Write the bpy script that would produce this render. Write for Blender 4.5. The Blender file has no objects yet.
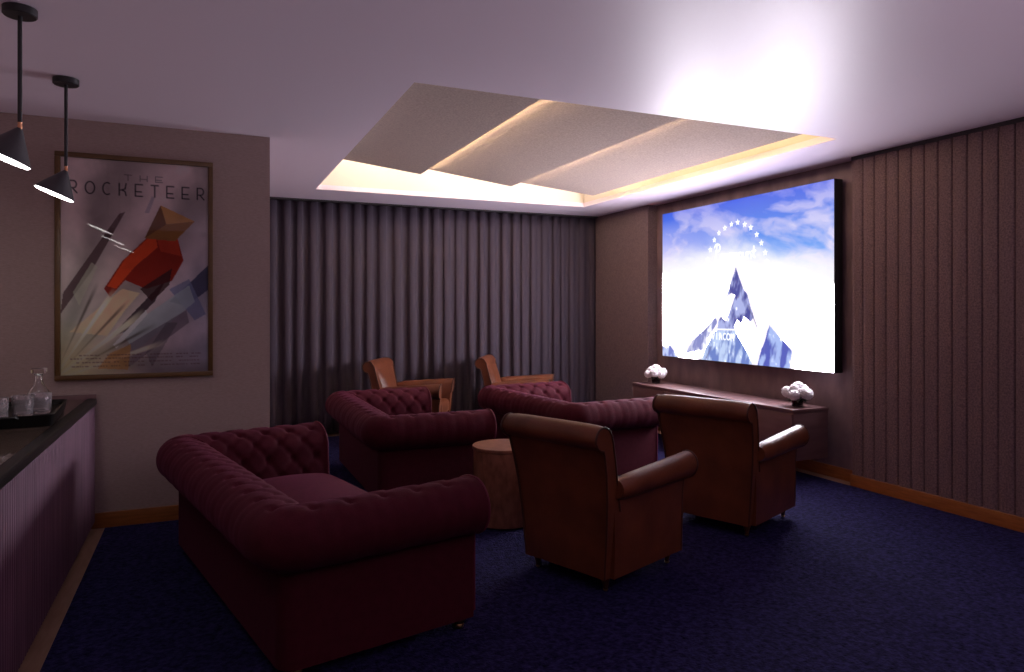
import bpy, bmesh, math, random
import numpy as np
from mathutils import Vector, Matrix

# ------------------------------------------------------------------ camera, world, exposure
scene = bpy.context.scene
COL = scene.collection
EYE, HC = 1.45, 2.70                      # eye height, ceiling height
YAW = math.radians(23.65)                 # camera turned to the right of +Y
cam = bpy.data.cameras.new('camera')
cam.sensor_fit = 'HORIZONTAL'
cam.sensor_width = 36.0
cam.lens = 703.0 / 1024.0 * 36.0
cam.shift_y = -26.5 / 1024.0
cam.clip_start = 0.05
cam_ob = bpy.data.objects.new('camera', cam)
COL.objects.link(cam_ob)
cam_ob.location = (0, 0, EYE)
cam_ob.rotation_euler = (math.radians(90), 0, -YAW)
scene.camera = cam_ob

world = bpy.data.worlds.new('world')
scene.world = world
world.use_nodes = True
world.node_tree.nodes['Background'].inputs[0].default_value = (1.0, 0.80, 0.92, 1)
world.node_tree.nodes['Background'].inputs[1].default_value = 0.04     # added dim fill, let in where the room is left open behind the camera

scene.view_settings.view_transform = 'Standard'
scene.view_settings.look = 'None'
scene.view_settings.exposure = 0.0
scene.view_settings.gamma = 1.0
scene.view_settings.use_curve_mapping = False
scene.cycles.use_denoising = True
scene.cycles.max_bounces = 10
scene.cycles.diffuse_bounces = 6
scene.cycles.glossy_bounces = 4
scene.cycles.transmission_bounces = 8
scene.cycles.transparent_max_bounces = 12
scene.cycles.sample_clamp_indirect = 6.0
scene.cycles.caustics_refractive = False

def area_light(name, loc, aim, sx, sy, power, col):
    l = bpy.data.lights.new(name, 'AREA'); l.shape = 'RECTANGLE'; l.size = sx; l.size_y = sy
    l.energy = power; l.color = col
    o = bpy.data.objects.new(name, l); COL.objects.link(o); o.location = loc
    o.rotation_euler = (Vector(aim) - Vector(loc)).to_track_quat('-Z', 'Z').to_euler()
    return o
# added fill light, unseen behind the camera, facing up to brighten the ceiling
area_light('ceiling_fill_light', (2.5, -1.1, 1.0), (2.5, -1.1, 2.7), 4.2, 0.7, 92, (1.0, 0.78, 0.93))

SCREEN_WHITE = 32.0        # radiance of the blown-out white of the screen
LED = 60.0                # cove strips
PEND = 16.0               # pendant lamps

# ------------------------------------------------------------------ helpers
def tag(o, label=None, cat=None, group=None, kind=None):
    if label: o['label'] = label
    if cat: o['category'] = cat
    if group: o['group'] = group
    if kind: o['kind'] = kind
    return o

def empty(name, loc=(0, 0, 0), rz=0.0, sc=1.0):
    o = bpy.data.objects.new(name, None)
    o.empty_display_size = 0.1
    o.location = loc
    o.rotation_euler = (0, 0, rz)
    o.scale = (sc, sc, sc)
    COL.objects.link(o)
    return o

def mesh_obj(name, verts, faces, mat, parent=None, smooth=True, sharp=40, recalc=True):
    me = bpy.data.meshes.new(name)
    me.from_pydata([tuple(v) for v in verts], [], faces)
    if recalc:
        bm = bmesh.new(); bm.from_mesh(me)
        bmesh.ops.recalc_face_normals(bm, faces=bm.faces)
        bm.to_mesh(me); bm.free()
    if smooth:
        me.polygons.foreach_set('use_smooth', [True] * len(me.polygons))
        if sharp: me.set_sharp_from_angle(angle=math.radians(sharp))
    me.materials.append(mat)
    me.update()
    o = bpy.data.objects.new(name, me)
    COL.objects.link(o)
    if parent: o.parent = parent
    return o

class MB:
    """collects shapes that become ONE mesh"""
    def __init__(self): self.v = []; self.f = []
    def add(self, v, f, M=None):
        n = len(self.v)
        self.v += [(M @ Vector(p)) if M else Vector(p) for p in v]
        self.f += [tuple(i + n for i in q) for q in f]
        return self
    def box(self, x0, x1, y0, y1, z0, z1, b=0.0, seg=2, M=None):
        bm = bmesh.new()
        bmesh.ops.create_cube(bm, size=1.0)
        for v in bm.verts:
            v.co = Vector(((x0 + x1) / 2 + v.co.x * (x1 - x0), (y0 + y1) / 2 + v.co.y * (y1 - y0), (z0 + z1) / 2 + v.co.z * (z1 - z0)))
        if b > 0:
            bmesh.ops.bevel(bm, geom=list(bm.edges), offset=b, segments=seg, profile=0.5, affect='EDGES')
        bm.verts.index_update()
        self.add([v.co.copy() for v in bm.verts], [[v.index for v in f.verts] for f in bm.faces], M)
        bm.free(); return self
    def lathe(self, prof, n=24, M=None, rmod=None):
        v = []; f = []; m = len(prof)
        for k in range(n):
            a = 2 * math.pi * k / n
            for (r, z) in prof:
                rr = r * (rmod(k, z) if rmod else 1)
                v.append((rr * math.cos(a), rr * math.sin(a), z))
        for k in range(n):
            for j in range(m - 1):
                a, b = k * m + j, ((k + 1) % n) * m + j
                f.append((a, b, b + 1, a + 1))
        for j, flip in ((0, True), (m - 1, False)):
            if prof[j][0] > 1e-5:
                ring = [k * m + j for k in range(n)]
                f.append(tuple(reversed(ring)) if flip else tuple(ring))
        return self.add(v, f, M)
    def tube(self, pts, r, n=8, closed=False):
        pts = [Vector(p) for p in pts]; N = len(pts); v = []; f = []
        up = Vector((0, 0, 1)); prev = None
        for i, p in enumerate(pts):
            if closed: t = pts[(i + 1) % N] - pts[i - 1]
            else: t = pts[min(i + 1, N - 1)] - pts[max(i - 1, 0)]
            t.normalize()
            if prev is None:
                a = up if abs(t.dot(up)) < 0.9 else Vector((1, 0, 0))
                u = (a - t * a.dot(t)).normalized()
            else:
                u = (prev - t * prev.dot(t)).normalized()
            prev = u; w = t.cross(u)
            for k in range(n):
                an = 2 * math.pi * k / n
                v.append(p + u * (r * math.cos(an)) + w * (r * math.sin(an)))
        for i in range(N if closed else N - 1):
            for k in range(n):
                a, b = i * n + k, ((i + 1) % N) * n + k
                a2, b2 = i * n + (k + 1) % n, ((i + 1) % N) * n + (k + 1) % n
                f.append((a, b, b2, a2))
        if not closed:
            f.append(tuple(range(n))); f.append(tuple((N - 1) * n + k for k in range(n)))
        return self.add(v, f)
    def build(self, name, mat, parent=None, smooth=True, sharp=40):
        return mesh_obj(name, self.v, self.f, mat, parent, smooth, sharp)

def boxo(name, x0, x1, y0, y1, z0, z1, mat, parent=None, b=0.0):
    return MB().box(x0, x1, y0, y1, z0, z1, b).build(name, mat, parent, smooth=b > 0)

def copy_tree(o, parent=None):
    c = o.copy(); COL.objects.link(c)
    if parent: c.parent = parent
    for ch in list(o.children): copy_tree(ch, c)
    return c

# ------------------------------------------------------------------ materials
def material(name, base, rough=0.7, spec=0.4, metal=0.0, sheen=0.0, sheen_tint=None, coat=0.0, bump=None, var=None, emit=None, stretch=(1, 1, 1)):
    """bump=(scale, strength, distance); var=(scale, colour2, factor)"""
    m = bpy.data.materials.new(name); m.use_nodes = True
    nt = m.node_tree; N = nt.nodes; L = nt.links
    b = N['Principled BSDF']
    b.inputs['Base Color'].default_value = (*base, 1)
    b.inputs['Roughness'].default_value = rough
    b.inputs['Specular IOR Level'].default_value = spec
    b.inputs['Metallic'].default_value = metal
    if sheen:
        b.inputs['Sheen Weight'].default_value = sheen
        b.inputs['Sheen Roughness'].default_value = 0.4
        b.inputs['Sheen Tint'].default_value = (*(sheen_tint or base), 1)
    b.inputs['Coat Weight'].default_value = coat
    b.inputs['Coat Roughness'].default_value = 0.08
    if bump or var:
        tc = N.new('ShaderNodeTexCoord'); mp = N.new('ShaderNodeMapping')
        mp.inputs['Scale'].default_value = stretch
        L.new(tc.outputs['Object'], mp.inputs[0])
    if var:
        n = N.new('ShaderNodeTexNoise'); n.inputs['Scale'].default_value = var[0]; n.inputs['Detail'].default_value = 6
        r = N.new('ShaderNodeMapRange'); r.inputs[1].default_value = 0.3; r.inputs[2].default_value = 0.7
        r.inputs[4].default_value = var[2]
        mx = N.new('ShaderNodeMix'); mx.data_type = 'RGBA'
        mx.inputs[6].default_value = (*base, 1); mx.inputs[7].default_value = (*var[1], 1)
        L.new(mp.outputs[0], n.inputs[0]); L.new(n.outputs[0], r.inputs[0]); L.new(r.outputs[0], mx.inputs[0])
        L.new(mx.outputs[2], b.inputs['Base Color'])
    if bump:
        n = N.new('ShaderNodeTexNoise'); n.inputs['Scale'].default_value = bump[0]; n.inputs['Detail'].default_value = 4
        bp = N.new('ShaderNodeBump'); bp.inputs['Strength'].default_value = bump[1]; bp.inputs['Distance'].default_value = bump[2]
        L.new(mp.outputs[0], n.inputs[0]); L.new(n.outputs[0], bp.inputs['Height']); L.new(bp.outputs[0], b.inputs['Normal'])
    if emit:
        b.inputs['Emission Color'].default_value = (*emit[0], 1)
        b.inputs['Emission Strength'].default_value = emit[1]
    return m

def glass(name, col=(1, 1, 1), rough=0.0):
    m = bpy.data.materials.new(name); m.use_nodes = True
    b = m.node_tree.nodes['Principled BSDF']
    b.inputs['Base Color'].default_value = (*col, 1)
    b.inputs['Roughness'].default_value = rough
    b.inputs['Transmission Weight'].default_value = 1.0
    b.inputs['IOR'].default_value = 1.5
    return m

def colour_attr_material(name, rough=0.6, spec=0.3, emission=False):
    m = bpy.data.materials.new(name); m.use_nodes = True
    nt = m.node_tree; b = nt.nodes['Principled BSDF']
    a = nt.nodes.new('ShaderNodeAttribute'); a.attribute_name = 'picture'
    if emission:
        b.inputs['Base Color'].default_value = (0.01, 0.01, 0.01, 1)
        b.inputs['Roughness'].default_value = 0.5
        nt.links.new(a.outputs['Color'], b.inputs['Emission Color'])
        b.inputs['Emission Strength'].default_value = 1.0
    else:
        nt.links.new(a.outputs['Color'], b.inputs['Base Color'])
        b.inputs['Roughness'].default_value = rough
        b.inputs['Specular IOR Level'].default_value = spec
    return m

def emission_mat(name, col, strength):
    m = bpy.data.materials.new(name); m.use_nodes = True
    b = m.node_tree.nodes['Principled BSDF']
    b.inputs['Base Color'].default_value = (0.8, 0.8, 0.8, 1)
    b.inputs['Emission Color'].default_value = (*col, 1)
    b.inputs['Emission Strength'].default_value = strength
    return m

M = {}
M['ceiling'] = material('ceiling_paint', (0.88, 0.75, 0.86), 0.45, 1.0, bump=(9, 0.05, 0.004))
M['wall_grey'] = material('grasscloth', (0.42, 0.31, 0.29), 0.8, 0.2, bump=(60, 0.35, 0.003), var=(40, (0.30, 0.22, 0.205), 0.7), stretch=(1, 1, 6))
M['wall_weave'] = material('woven_wall_cloth', (0.25, 0.175, 0.185), 0.85, 0.2, bump=(90, 0.4, 0.003), var=(60, (0.14, 0.10, 0.11), 0.8))
M['plaster'] = material('dragged_plaster', (0.25, 0.16, 0.175), 0.6, 0.3, bump=(14, 0.5, 0.01), var=(7, (0.14, 0.09, 0.10), 0.9), stretch=(1, 1, 0.5))
M['felt'] = material('channel_felt', (0.225, 0.145, 0.15), 0.95, 0.1, sheen=0.15, bump=(160, 0.5, 0.003), var=(90, (0.10, 0.064, 0.07), 0.9))
M['trim_dark'] = material('dark_shadow_trim', (0.035, 0.028, 0.03), 0.6)
M['skirting'] = material('oak_skirting', (0.33, 0.115, 0.03), 0.4, 0.4, var=(9, (0.2, 0.065, 0.015), 0.8), stretch=(1, 1, 8))
M['oak'] = material('oak_floor', (0.42, 0.27, 0.18), 0.5, 0.4, var=(6, (0.3, 0.18, 0.11), 0.8), stretch=(6, 1, 1))
M['rug'] = material('navy_pile', (0.030, 0.026, 0.100), 0.95, 0.05, sheen=0.12, sheen_tint=(0.12, 0.10, 0.4), bump=(90, 1.0, 0.02), var=(42, (0.003, 0.003, 0.012), 1.0))
M['rug_edge'] = material('tan_rug_binding', (0.42, 0.29, 0.22), 0.8)
M['curtain'] = material('aubergine_curtain', (0.058, 0.043, 0.060), 0.75, 0.25, sheen=0.2, sheen_tint=(0.4, 0.32, 0.42), bump=(120, 0.3, 0.002))
M['velvet'] = material('burgundy_velvet', (0.066, 0.006, 0.014), 0.8, 0.15, sheen=0.16, sheen_tint=(0.45, 0.09, 0.25), bump=(140, 0.35, 0.003), var=(25, (0.050, 0.004, 0.010), 0.9))
M['piping'] = material('burgundy_piping', (0.10, 0.010, 0.025), 0.7, 0.25, sheen=0.4, sheen_tint=(0.5, 0.1, 0.2))
M['leather'] = material('tan_leather', (0.18, 0.050, 0.019), 0.42, 0.45, bump=(70, 0.25, 0.003), var=(5, (0.085, 0.022, 0.008), 0.9))
M['leather_dark'] = material('dark_leather_piping', (0.06, 0.018, 0.01), 0.5, 0.4)
M['brass'] = material('brass', (0.72, 0.46, 0.2), 0.3, 0.5, metal=1.0)
M['copper'] = material('copper', (0.75, 0.36, 0.2), 0.3, 0.5, metal=1.0)
M['leg_wood'] = material('dark_turned_wood', (0.06, 0.022, 0.012), 0.4, 0.4)
M['veneer'] = material('burr_veneer', (0.30, 0.125, 0.075), 0.35, 0.4, var=(14, (0.15, 0.055, 0.03), 0.9), stretch=(2, 2, 1))
M['console'] = material('brown_lacquer', (0.16, 0.085, 0.085), 0.38, 0.4, var=(4, (0.11, 0.055, 0.055), 0.8), stretch=(1, 1, 6))
M['console_gap'] = material('console_shadow_gap', (0.015, 0.01, 0.01), 0.7)
M['bar_front'] = material('purple_brown_fluted_wood', (0.20, 0.10, 0.15), 0.5, 0.35, var=(5, (0.11, 0.055, 0.08), 0.9), stretch=(8, 8, 0.4))
M['black_gloss'] = material('black_gloss', (0.008, 0.007, 0.007), 0.35, 0.12)
M['black_metal'] = material('black_metal', (0.014, 0.012, 0.014), 0.45, 0.5)
M['shade'] = material('graphite_shade', (0.055, 0.05, 0.056), 0.5, 0.4)
M['shade_in'] = material('white_shade_lining', (0.8, 0.8, 0.8), 0.5)
M['frame'] = material('bronze_frame', (0.13, 0.065, 0.018), 0.4, 0.5, var=(10, (0.08, 0.036, 0.01), 0.7))
M['felt_panel'] = material('acoustic_panel_felt', (0.53, 0.42, 0.37), 0.95, 0.1, bump=(110, 0.6, 0.004), var=(70, (0.36, 0.285, 0.255), 0.9))
M['cove'] = material('cove_paint', (0.78, 0.70, 0.62), 0.6, 0.3)
M['led'] = emission_mat('warm_led', (1.0, 0.72, 0.38), LED * 0.5)
M['led_step'] = emission_mat('warm_step_led', (1.0, 0.74, 0.42), LED * 1.5)
M['led_white'] = emission_mat('soft_led', (1.0, 0.84, 0.68), LED * 1.6)
M['bulb'] = emission_mat('pendant_lamp', (1.0, 0.95, 0.92), PEND)
M['glass'] = glass('crystal')
M['cut'] = glass('cut_crystal', (1.0, 0.93, 0.96), 0.03)
M['cut'].node_tree.nodes['Principled BSDF'].inputs['Transmission Weight'].default_value = 0.85
M['smoke'] = glass('dark_vase_glass', (0.12, 0.1, 0.1), 0.03)
M['petal'] = material('white_petal', (0.82, 0.78, 0.80), 0.8, 0.2, bump=(90, 0.6, 0.01))
M['leaf'] = material('dark_leaf', (0.02, 0.045, 0.02), 0.5)
M['screen_body'] = material('screen_housing', (0.01, 0.01, 0.012), 0.5)

# bar counter stone: dark brown with fine pale joints across it
def counter_mat():
    m = material('bar_top_stone', (0.12, 0.085, 0.066), 0.06, 0.5, var=(3, (0.075, 0.052, 0.042), 0.8))
    nt = m.node_tree; N = nt.nodes; L = nt.links; b = N['Principled BSDF']
    src = b.inputs['Base Color'].links[0].from_socket
    tc = N.new('ShaderNodeTexCoord'); sx = N.new('ShaderNodeSeparateXYZ'); L.new(tc.outputs['Object'], sx.inputs[0])
    mo = N.new('ShaderNodeMath'); mo.operation = 'PINGPONG'; mo.inputs[1].default_value = 0.19; L.new(sx.outputs[1], mo.inputs[0])
    lt = N.new('ShaderNodeMath'); lt.operation = 'LESS_THAN'; lt.inputs[1].default_value = 0.003; L.new(mo.outputs[0], lt.inputs[0])
    mx = N.new('ShaderNodeMix'); mx.data_type = 'RGBA'; mx.inputs[7].default_value = (0.3, 0.22, 0.16, 1)
    L.new(lt.outputs[0], mx.inputs[0]); L.new(src, mx.inputs[6]); L.new(mx.outputs[2], b.inputs['Base Color'])
    return m
M['counter'] = counter_mat()

def pane_mat():
    m = bpy.data.materials.new('clear_glazing'); m.use_nodes = True
    nt = m.node_tree; N = nt.nodes; L = nt.links
    N.remove(N['Principled BSDF'])
    t = N.new('ShaderNodeBsdfTransparent'); g = N.new('ShaderNodeBsdfGlossy'); g.inputs['Roughness'].default_value = 0.02
    fr = N.new('ShaderNodeFresnel'); fr.inputs[0].default_value = 1.45
    mx = N.new('ShaderNodeMixShader')
    L.new(fr.outputs[0], mx.inputs[0]); L.new(t.outputs[0], mx.inputs[1]); L.new(g.outputs[0], mx.inputs[2])
    L.new(mx.outputs[0], N['Material Output'].inputs[0])
    return m
M['pane'] = pane_mat()

# ------------------------------------------------------------------ picture painting (numpy)
rs = np.random.RandomState(7)
def vnoise(x, y, seed=0):
    r = np.random.RandomState(seed); g = r.rand(64, 64)
    xi = np.floor(x).astype(int); yi = np.floor(y).astype(int); fx = x - xi; fy = y - yi
    fx = fx * fx * (3 - 2 * fx); fy = fy * fy * (3 - 2 * fy)
    G = lambda a, b: g[a % 64, b % 64]
    return (G(xi, yi) * (1 - fx) + G(xi + 1, yi) * fx) * (1 - fy) + (G(xi, yi + 1) * (1 - fx) + G(xi + 1, yi + 1) * fx) * fy
def fbm(x, y, seed=0, o=5):
    s = 0; a = 0.5
    for k in range(o):
        s = s + a * vnoise(x * 2 ** k, y * 2 ** k, seed + k); a *= 0.5
    return s
def poly_mask(X, Y, pts):
    ins = np.zeros(X.shape, bool); n = len(pts)
    for i in range(n):
        x1, y1 = pts[i]; x2, y2 = pts[(i + 1) % n]
        if y1 == y2: continue
        c = ((y1 > Y) != (y2 > Y)) & (X < (x2 - x1) * (Y - y1) / (y2 - y1) + x1)
        ins ^= c
    return ins.astype(float)
def seg_dist(X, Y, p, q):
    px, py = p; dx, dy = q[0] - px, q[1] - py
    L2 = dx * dx + dy * dy + 1e-12
    t = np.clip(((X - px) * dx + (Y - py) * dy) / L2, 0, 1)
    return np.hypot(X - px - t * dx, Y - py - t * dy)
def stroke(X, Y, pts, w, aa):
    d = np.full(X.shape, 9.0)
    for p, q in zip(pts[:-1], pts[1:]): d = np.minimum(d, seg_dist(X, Y, p, q))
    return np.clip((w / 2 - d) / aa + 0.5, 0, 1)
def mix(img, m, col): return img * (1 - m[..., None]) + np.asarray(col, float) * m[..., None]
def lin(c): 
    c = np.asarray(c, float) / 255.0
    return np.where(c <= 0.04045, c / 12.92, ((c + 0.055) / 1.055) ** 2.4)
def arc(cx, cy, r, a0, a1, n=14, ry=None):
    return [(cx + r * math.cos(math.radians(a0 + (a1 - a0) * i / n)), cy - (ry or r) * math.sin(math.radians(a0 + (a1 - a0) * i / n))) for i in range(n + 1)]

GLYPH = {   # strokes in a unit cell, y down; proportions of thin deco capitals
 'T': [[(0, 0), (1, 0)], [(.5, 0), (.5, 1)]],
 'H': [[(0, 0), (0, 1)], [(1, 0), (1, 1)], [(0, .62), (1, .62)]],
 'E': [[(1, 0), (0, 0), (0, 1), (1, 1)], [(0, .62), (.85, .62)]],
 'R': [[(0, 1), (0, 0), (.55, 0)], arc(.55, .3, .38, 90, -90, 10, .3), [(.55, .6), (0, .6)], [(.4, .6), (1, 1)]],
 'O': [arc(.5, .5, .62, 0, 360, 26, .5)],
 'C': [arc(.6, .5, .6, 60, 300, 20, .5)],
 'K': [[(0, 0), (0, 1)], [(.95, 0), (.8, .45), (0, .6)], [(.35, .55), (.8, .66), (.95, 1)]],
 'V': [[(0, 0), (.5, 1), (1, 0)]],
 'I': [[(.5, 0), (.5, 1)]],
 'A': [[(0, 1), (.5, 0), (1, 1)], [(.2, .65), (.8, .65)]],
 'M': [[(0, 1), (0, 0), (.5, .7), (1, 0), (1, 1)]],
}
def text(X, Y, s, x, y, cw, ch, pitch, w, aa):
    m = np.zeros(X.shape)
    for i, c in enumerate(s):
        if c == ' ': continue
        for st in GLYPH[c]:
            m = np.maximum(m, stroke(X, Y, [(x + i * pitch + a * cw, y + b * ch) for a, b in st], w, aa))
    return m

def picture_mesh(name, img, origin, du, dv, mat, parent):
    """img[h,w,3] linear colours on a flat grid of quads; origin = top-left, du/dv full-size edge vectors"""
    h, w = img.shape[:2]
    o = np.array(origin); du = np.array(du); dv = np.array(dv)
    s = np.linspace(0, 1, w); t = np.linspace(0, 1, h)
    P = o + s[None, :, None] * du + t[:, None, None] * dv
    idx = np.arange(h * w).reshape(h, w)
    f = np.stack([idx[:-1, :-1], idx[1:, :-1], idx[1:, 1:], idx[:-1, 1:]], -1).reshape(-1, 4)
    me = bpy.data.meshes.new(name)
    me.from_pydata(P.reshape(-1, 3).tolist(), [], f.tolist())
    at = me.color_attributes.new('picture', 'FLOAT_COLOR', 'POINT')
    at.data.foreach_set('color', np.concatenate([img.reshape(-1, 3), np.ones((h * w, 1))], 1).astype(np.float32).ravel())
    me.materials.append(mat); me.update()
    ob = bpy.data.objects.new(name, me); COL.objects.link(ob); ob.parent = parent
    return ob

# ------------------------------------------------------------------ the room
XW = 4.87        # channelled wall face
XN = 4.99        # back of the niche behind the screen
YN0, YN1 = 4.17, 7.045
YP, XP = 5.38, 0.437    # poster wall face and its outer corner
YC = 8.36        # wall behind the curtain
XL = -1.32       # wall behind the bar
YB = -1.6        # end behind the camera, left without a wall so the fill enters
def struct(o): o['kind'] = 'structure'; return o
struct(boxo('floor', XL - .1, 5.1, YB, YC + .1, -0.1, 0.0, M['oak']))
struct(boxo('wall_left', XL - .1, XL, YB, YP, 0, HC, M['wall_grey']))
struct(boxo('wall_poster', XL - .1, XP, YP, YC + .1, 0, HC, M['wall_grey']))
struct(boxo('wall_curtain', XP, 5.1, YC, YC + .1, 0, HC, M['wall_weave']))
struct(boxo('wall_niche', XN, XN + .1, YN0 - .05, YN1 + .05, 0, HC, M['plaster']))
struct(boxo('wall_corner', XW - .01, 5.1, YN1, YC, 0, HC, M['wall_weave']))
# ceiling with the rectangular opening of the recess
RX0, RX1, RY0, RY1, RZ = 1.06, 4.243, 3.76, 7.50, 3.06
mb = MB()
mb.box(XL - .1, RX0, YB - .1, YC + .1, HC, HC + .05)
mb.box(RX1, 5.1, YB - .1, YC + .1, HC, HC + .05)
mb.box(RX0, RX1, YB - .1, RY0, HC, HC + .05)
mb.box(RX0, RX1, RY1, YC + .1, HC, HC + .05)
struct(mb.build('ceiling', M['ceiling'], smooth=False))
mb = MB()
mb.box(RX0 - .05, RX0, RY0 - .05, RY1 + .05, HC + .05, RZ)
mb.box(RX1, RX1 + .05, RY0 - .05, RY1 + .05, HC + .05, RZ)
mb.box(RX0, RX1, RY0 - .05, RY0, HC + .05, RZ)
mb.box(RX0, RX1, RY1, RY1 + .05, HC + .05, RZ)
mb.box(RX0 - .05, RX1 + .05, RY0 - .05, RY1 + .05, RZ, RZ + .05)
struct(mb.build('ceiling_recess', M['cove'], smooth=False))

# channelled felt wall: upright padded channels 105 mm wide
def channel_wall():
    prof = []; p = 0.1058; y = YN0
    k = 0
    while y > YB:
        for (t, d) in ((0.0, .018), (.035, .006), (.09, -.001), (.3, -.004), (.7, -.001), (.90, .005), (.965, .014)):
            prof.append((XW + d, y - t * p))
        y -= p
    prof.append((XW + .012, y))
    v = []; f = []
    zt, zb = HC - .03, 0.10
    for (x, yy) in prof: v += [(x, yy, zb), (x, yy, zt)]
    for i in range(len(prof) - 1): f.append((2 * i, 2 * i + 1, 2 * i + 3, 2 * i + 2))
    n = len(v)
    v += [(XW + .012, YN0, zb), (5.1, YN0, zb), (5.1, YN0, zt), (XW + .012, YN0, zt)]
    f.append((n, n + 1, n + 2, n + 3))
    mb = MB(); mb.add(v, f)
    mb.box(XW + .02, 5.1, YB, YN0 - .002, 0, HC)
    return mb
struct(mesh_obj('wall_right', *(lambda m: (m.v, m.f))(channel_wall()), M['felt'], smooth=False, recalc=False))
struct(boxo('trim_1', XW - .004, XW + .03, YB, YN0 - .001, HC - .03, HC, M['trim_dark']))
struct(boxo('baseboard_right', XW - .018, XW + .022, YB, YN0 - .001, 0, .10, M['skirting'], b=.003))
struct(boxo('baseboard_niche', XN - .018, XN + .01, YN0, YN1, 0, .10, M['skirting'], b=.003))
struct(boxo('baseboard_poster', XL, XP, YP - .018, YP + .01, 0, .10, M['skirting'], b=.003))
struct(boxo('baseboard_left', XL - .01, XL + .018, YB, YP - .018, 0, .10, M['skirting'], b=.003))

# rug (navy pile, L-shaped, almost wall to wall)
def rug():
    root = empty('rug', (0, 0, 0))
    tag(root, 'deep navy blue pile rug covering nearly the whole floor', 'rug')
    out = [(-.596, -1.4), (4.815, -1.4), (4.815, 8.1), (XP + .06, 8.1), (XP + .06, 5.30), (-.596, 5.30)]
    # pile: fine grid with uneven tuft height
    v = []; f = []; step = .05
    def cell(x0, x1, y0, y1):
        nx = int((x1 - x0) / step); ny = int((y1 - y0) / step); n = len(v)
        for j in range(ny + 1):
            for i in range(nx + 1):
                x = x0 + (x1 - x0) * i / nx; y = y0 + (y1 - y0) * j / ny
                e = i in (0, nx) or j in (0, ny)
                v.append((x, y, .017 if e else .0145 + rs.rand() * .0035))
        for j in range(ny):
            for i in range(nx):
                a = n + j * (nx + 1) + i
                f.append((a, a + 1, a + nx + 2, a + nx + 1))
    cell(-.596, 4.815, -1.4, 5.30); cell(XP + .06, 4.815, 5.30, 8.1)
    n = len(v)
    for (x, y) in out: v += [(x, y, .001), (x, y, .017)]
    k = len(out)
    for i in range(k):
        a, b = n + 2 * i, n + 2 * ((i + 1) % k)
        f.append((a, b, b + 1, a + 1))
    mesh_obj('pile', v, f, M['rug'], root, smooth=True, sharp=0)
    mb = MB()
    for i in range(k):
        p, q = out[i], out[(i + 1) % k]
        mb.tube([(p[0], p[1], .0088), (q[0], q[1], .0088)], .008, 8)
    mb.build('binding', M['rug_edge'], root)
rug()

# curtain
def curtain():
    root = empty('curtain', (0, 0, 0))
    tag(root, 'floor-length dark aubergine pleated curtain filling the far wall', 'curtain')
    r = np.random.RandomState(3)
    xs = []; x = XP + .02
    pts = []
    ph = 0.0
    ks = []
    while x < 4.835:
        p = .115 + r.rand() * .075; a = .026 + r.rand() * .024
        n = 12
        for i in range(n):
            t = i / n
            ks.append((x + p * t + .012 * math.sin(4 * math.pi * t), a * (0.5 - 0.5 * math.cos(2 * math.pi * t)) , r.rand()))
        x += p
    ks.append((4.842, 0, 0))
    nz = 14; v = []; f = []
    for j in range(nz + 1):
        z = .025 + (HC - .019 - .025) * j / nz; t = j / nz
        for i, (cx, d, q) in enumerate(ks):
            sw = .006 * math.sin(cx * 9 + 3 * t) * (1 - t) + .004 * math.sin(cx * 23 + 5 * t) * (1 - t)
            v.append((min(max(cx + sw, XP + .01), 4.85), 8.285 - d * (1.0 + .35 * (1 - t)) + sw * .6, z))
    m = len(ks)
    for j in range(nz):
        for i in range(m - 1):
            a = j * m + i
            f.append((a, a + 1, a + m + 1, a + m))
    o = mesh_obj('drape', v, f, M['curtain'], root, smooth=True, sharp=0)
    sol = o.modifiers.new('thickness', 'SOLIDIFY'); sol.thickness = .004; sol.offset = 1
    boxo('track', XP + .01, 4.85, 8.20, 8.31, HC - .016, HC - .001, M['trim_dark'], root)
curtain()

# ------------------------------------------------------------------ cove baffles: three sloping felt panels with light strips
def baffle(label, x0, z0, x1, z1, strip='led_step'):
    y0, y1 = RY0 + .01, 6.9
    root = empty('ceiling_panel', (x0, y0, z0))
    tag(root, label, 'ceiling panel', 'sloping acoustic panels in the ceiling recess')
    L = x1 - x0; dz = z1 - z0; W = y1 - y0; th = .022
    mb = MB()
    v = [(0, 0, 0), (L, 0, dz), (L, W, dz), (0, W, 0), (0, 0, th), (L, 0, dz + th), (L, W, dz + th), (0, W, th)]
    mb.add(v, [(0, 1, 2, 3), (4, 7, 6, 5), (0, 4, 5, 1), (1, 5, 6, 2), (2, 6, 7, 3), (3, 7, 4, 0)])
    mb.build('panel', M['felt_panel'], root, smooth=False)
    # hangers up to the slab
    for (fx, fy) in ((.2, .12), (.2, .88), (.8, .12), (.8, .88)):
        z = dz * fx + th
        mb = MB(); mb.box(L * fx - .006, L * fx + .006, W * fy - .006, W * fy + .006, z - .002, RZ - z0)
        mb.build('hanger', M['black_metal'], root, smooth=False)
    # strip along the lower right edge
    mb = MB(); mb.box(L - .035, L - .012, .02, W - .02, dz + th, dz + th + .014)
    mb.build('light_strip', M[strip], root, smooth=False)
    # strip along the far end
    mb = MB()
    A = math.atan2(dz, L)
    mb.box(.03, L - .05, W - .03, W - .01, th, th + .014, M=Matrix.Rotation(-A, 4, 'Y'))
    mb.build('light_strip', M['led_white'], root, smooth=False)
    return root
baffle('leftmost of the three sloping felt panels in the lit ceiling recess', RX0 + .005, 2.925, 2.01, 2.82)
baffle('middle sloping felt panel in the lit ceiling recess', 2.035, 2.885, 3.01, 2.767)
baffle('rightmost sloping felt panel in the ceiling recess, nearest the screen', 3.045, 2.825, 4.02, 2.735, 'led')

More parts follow.
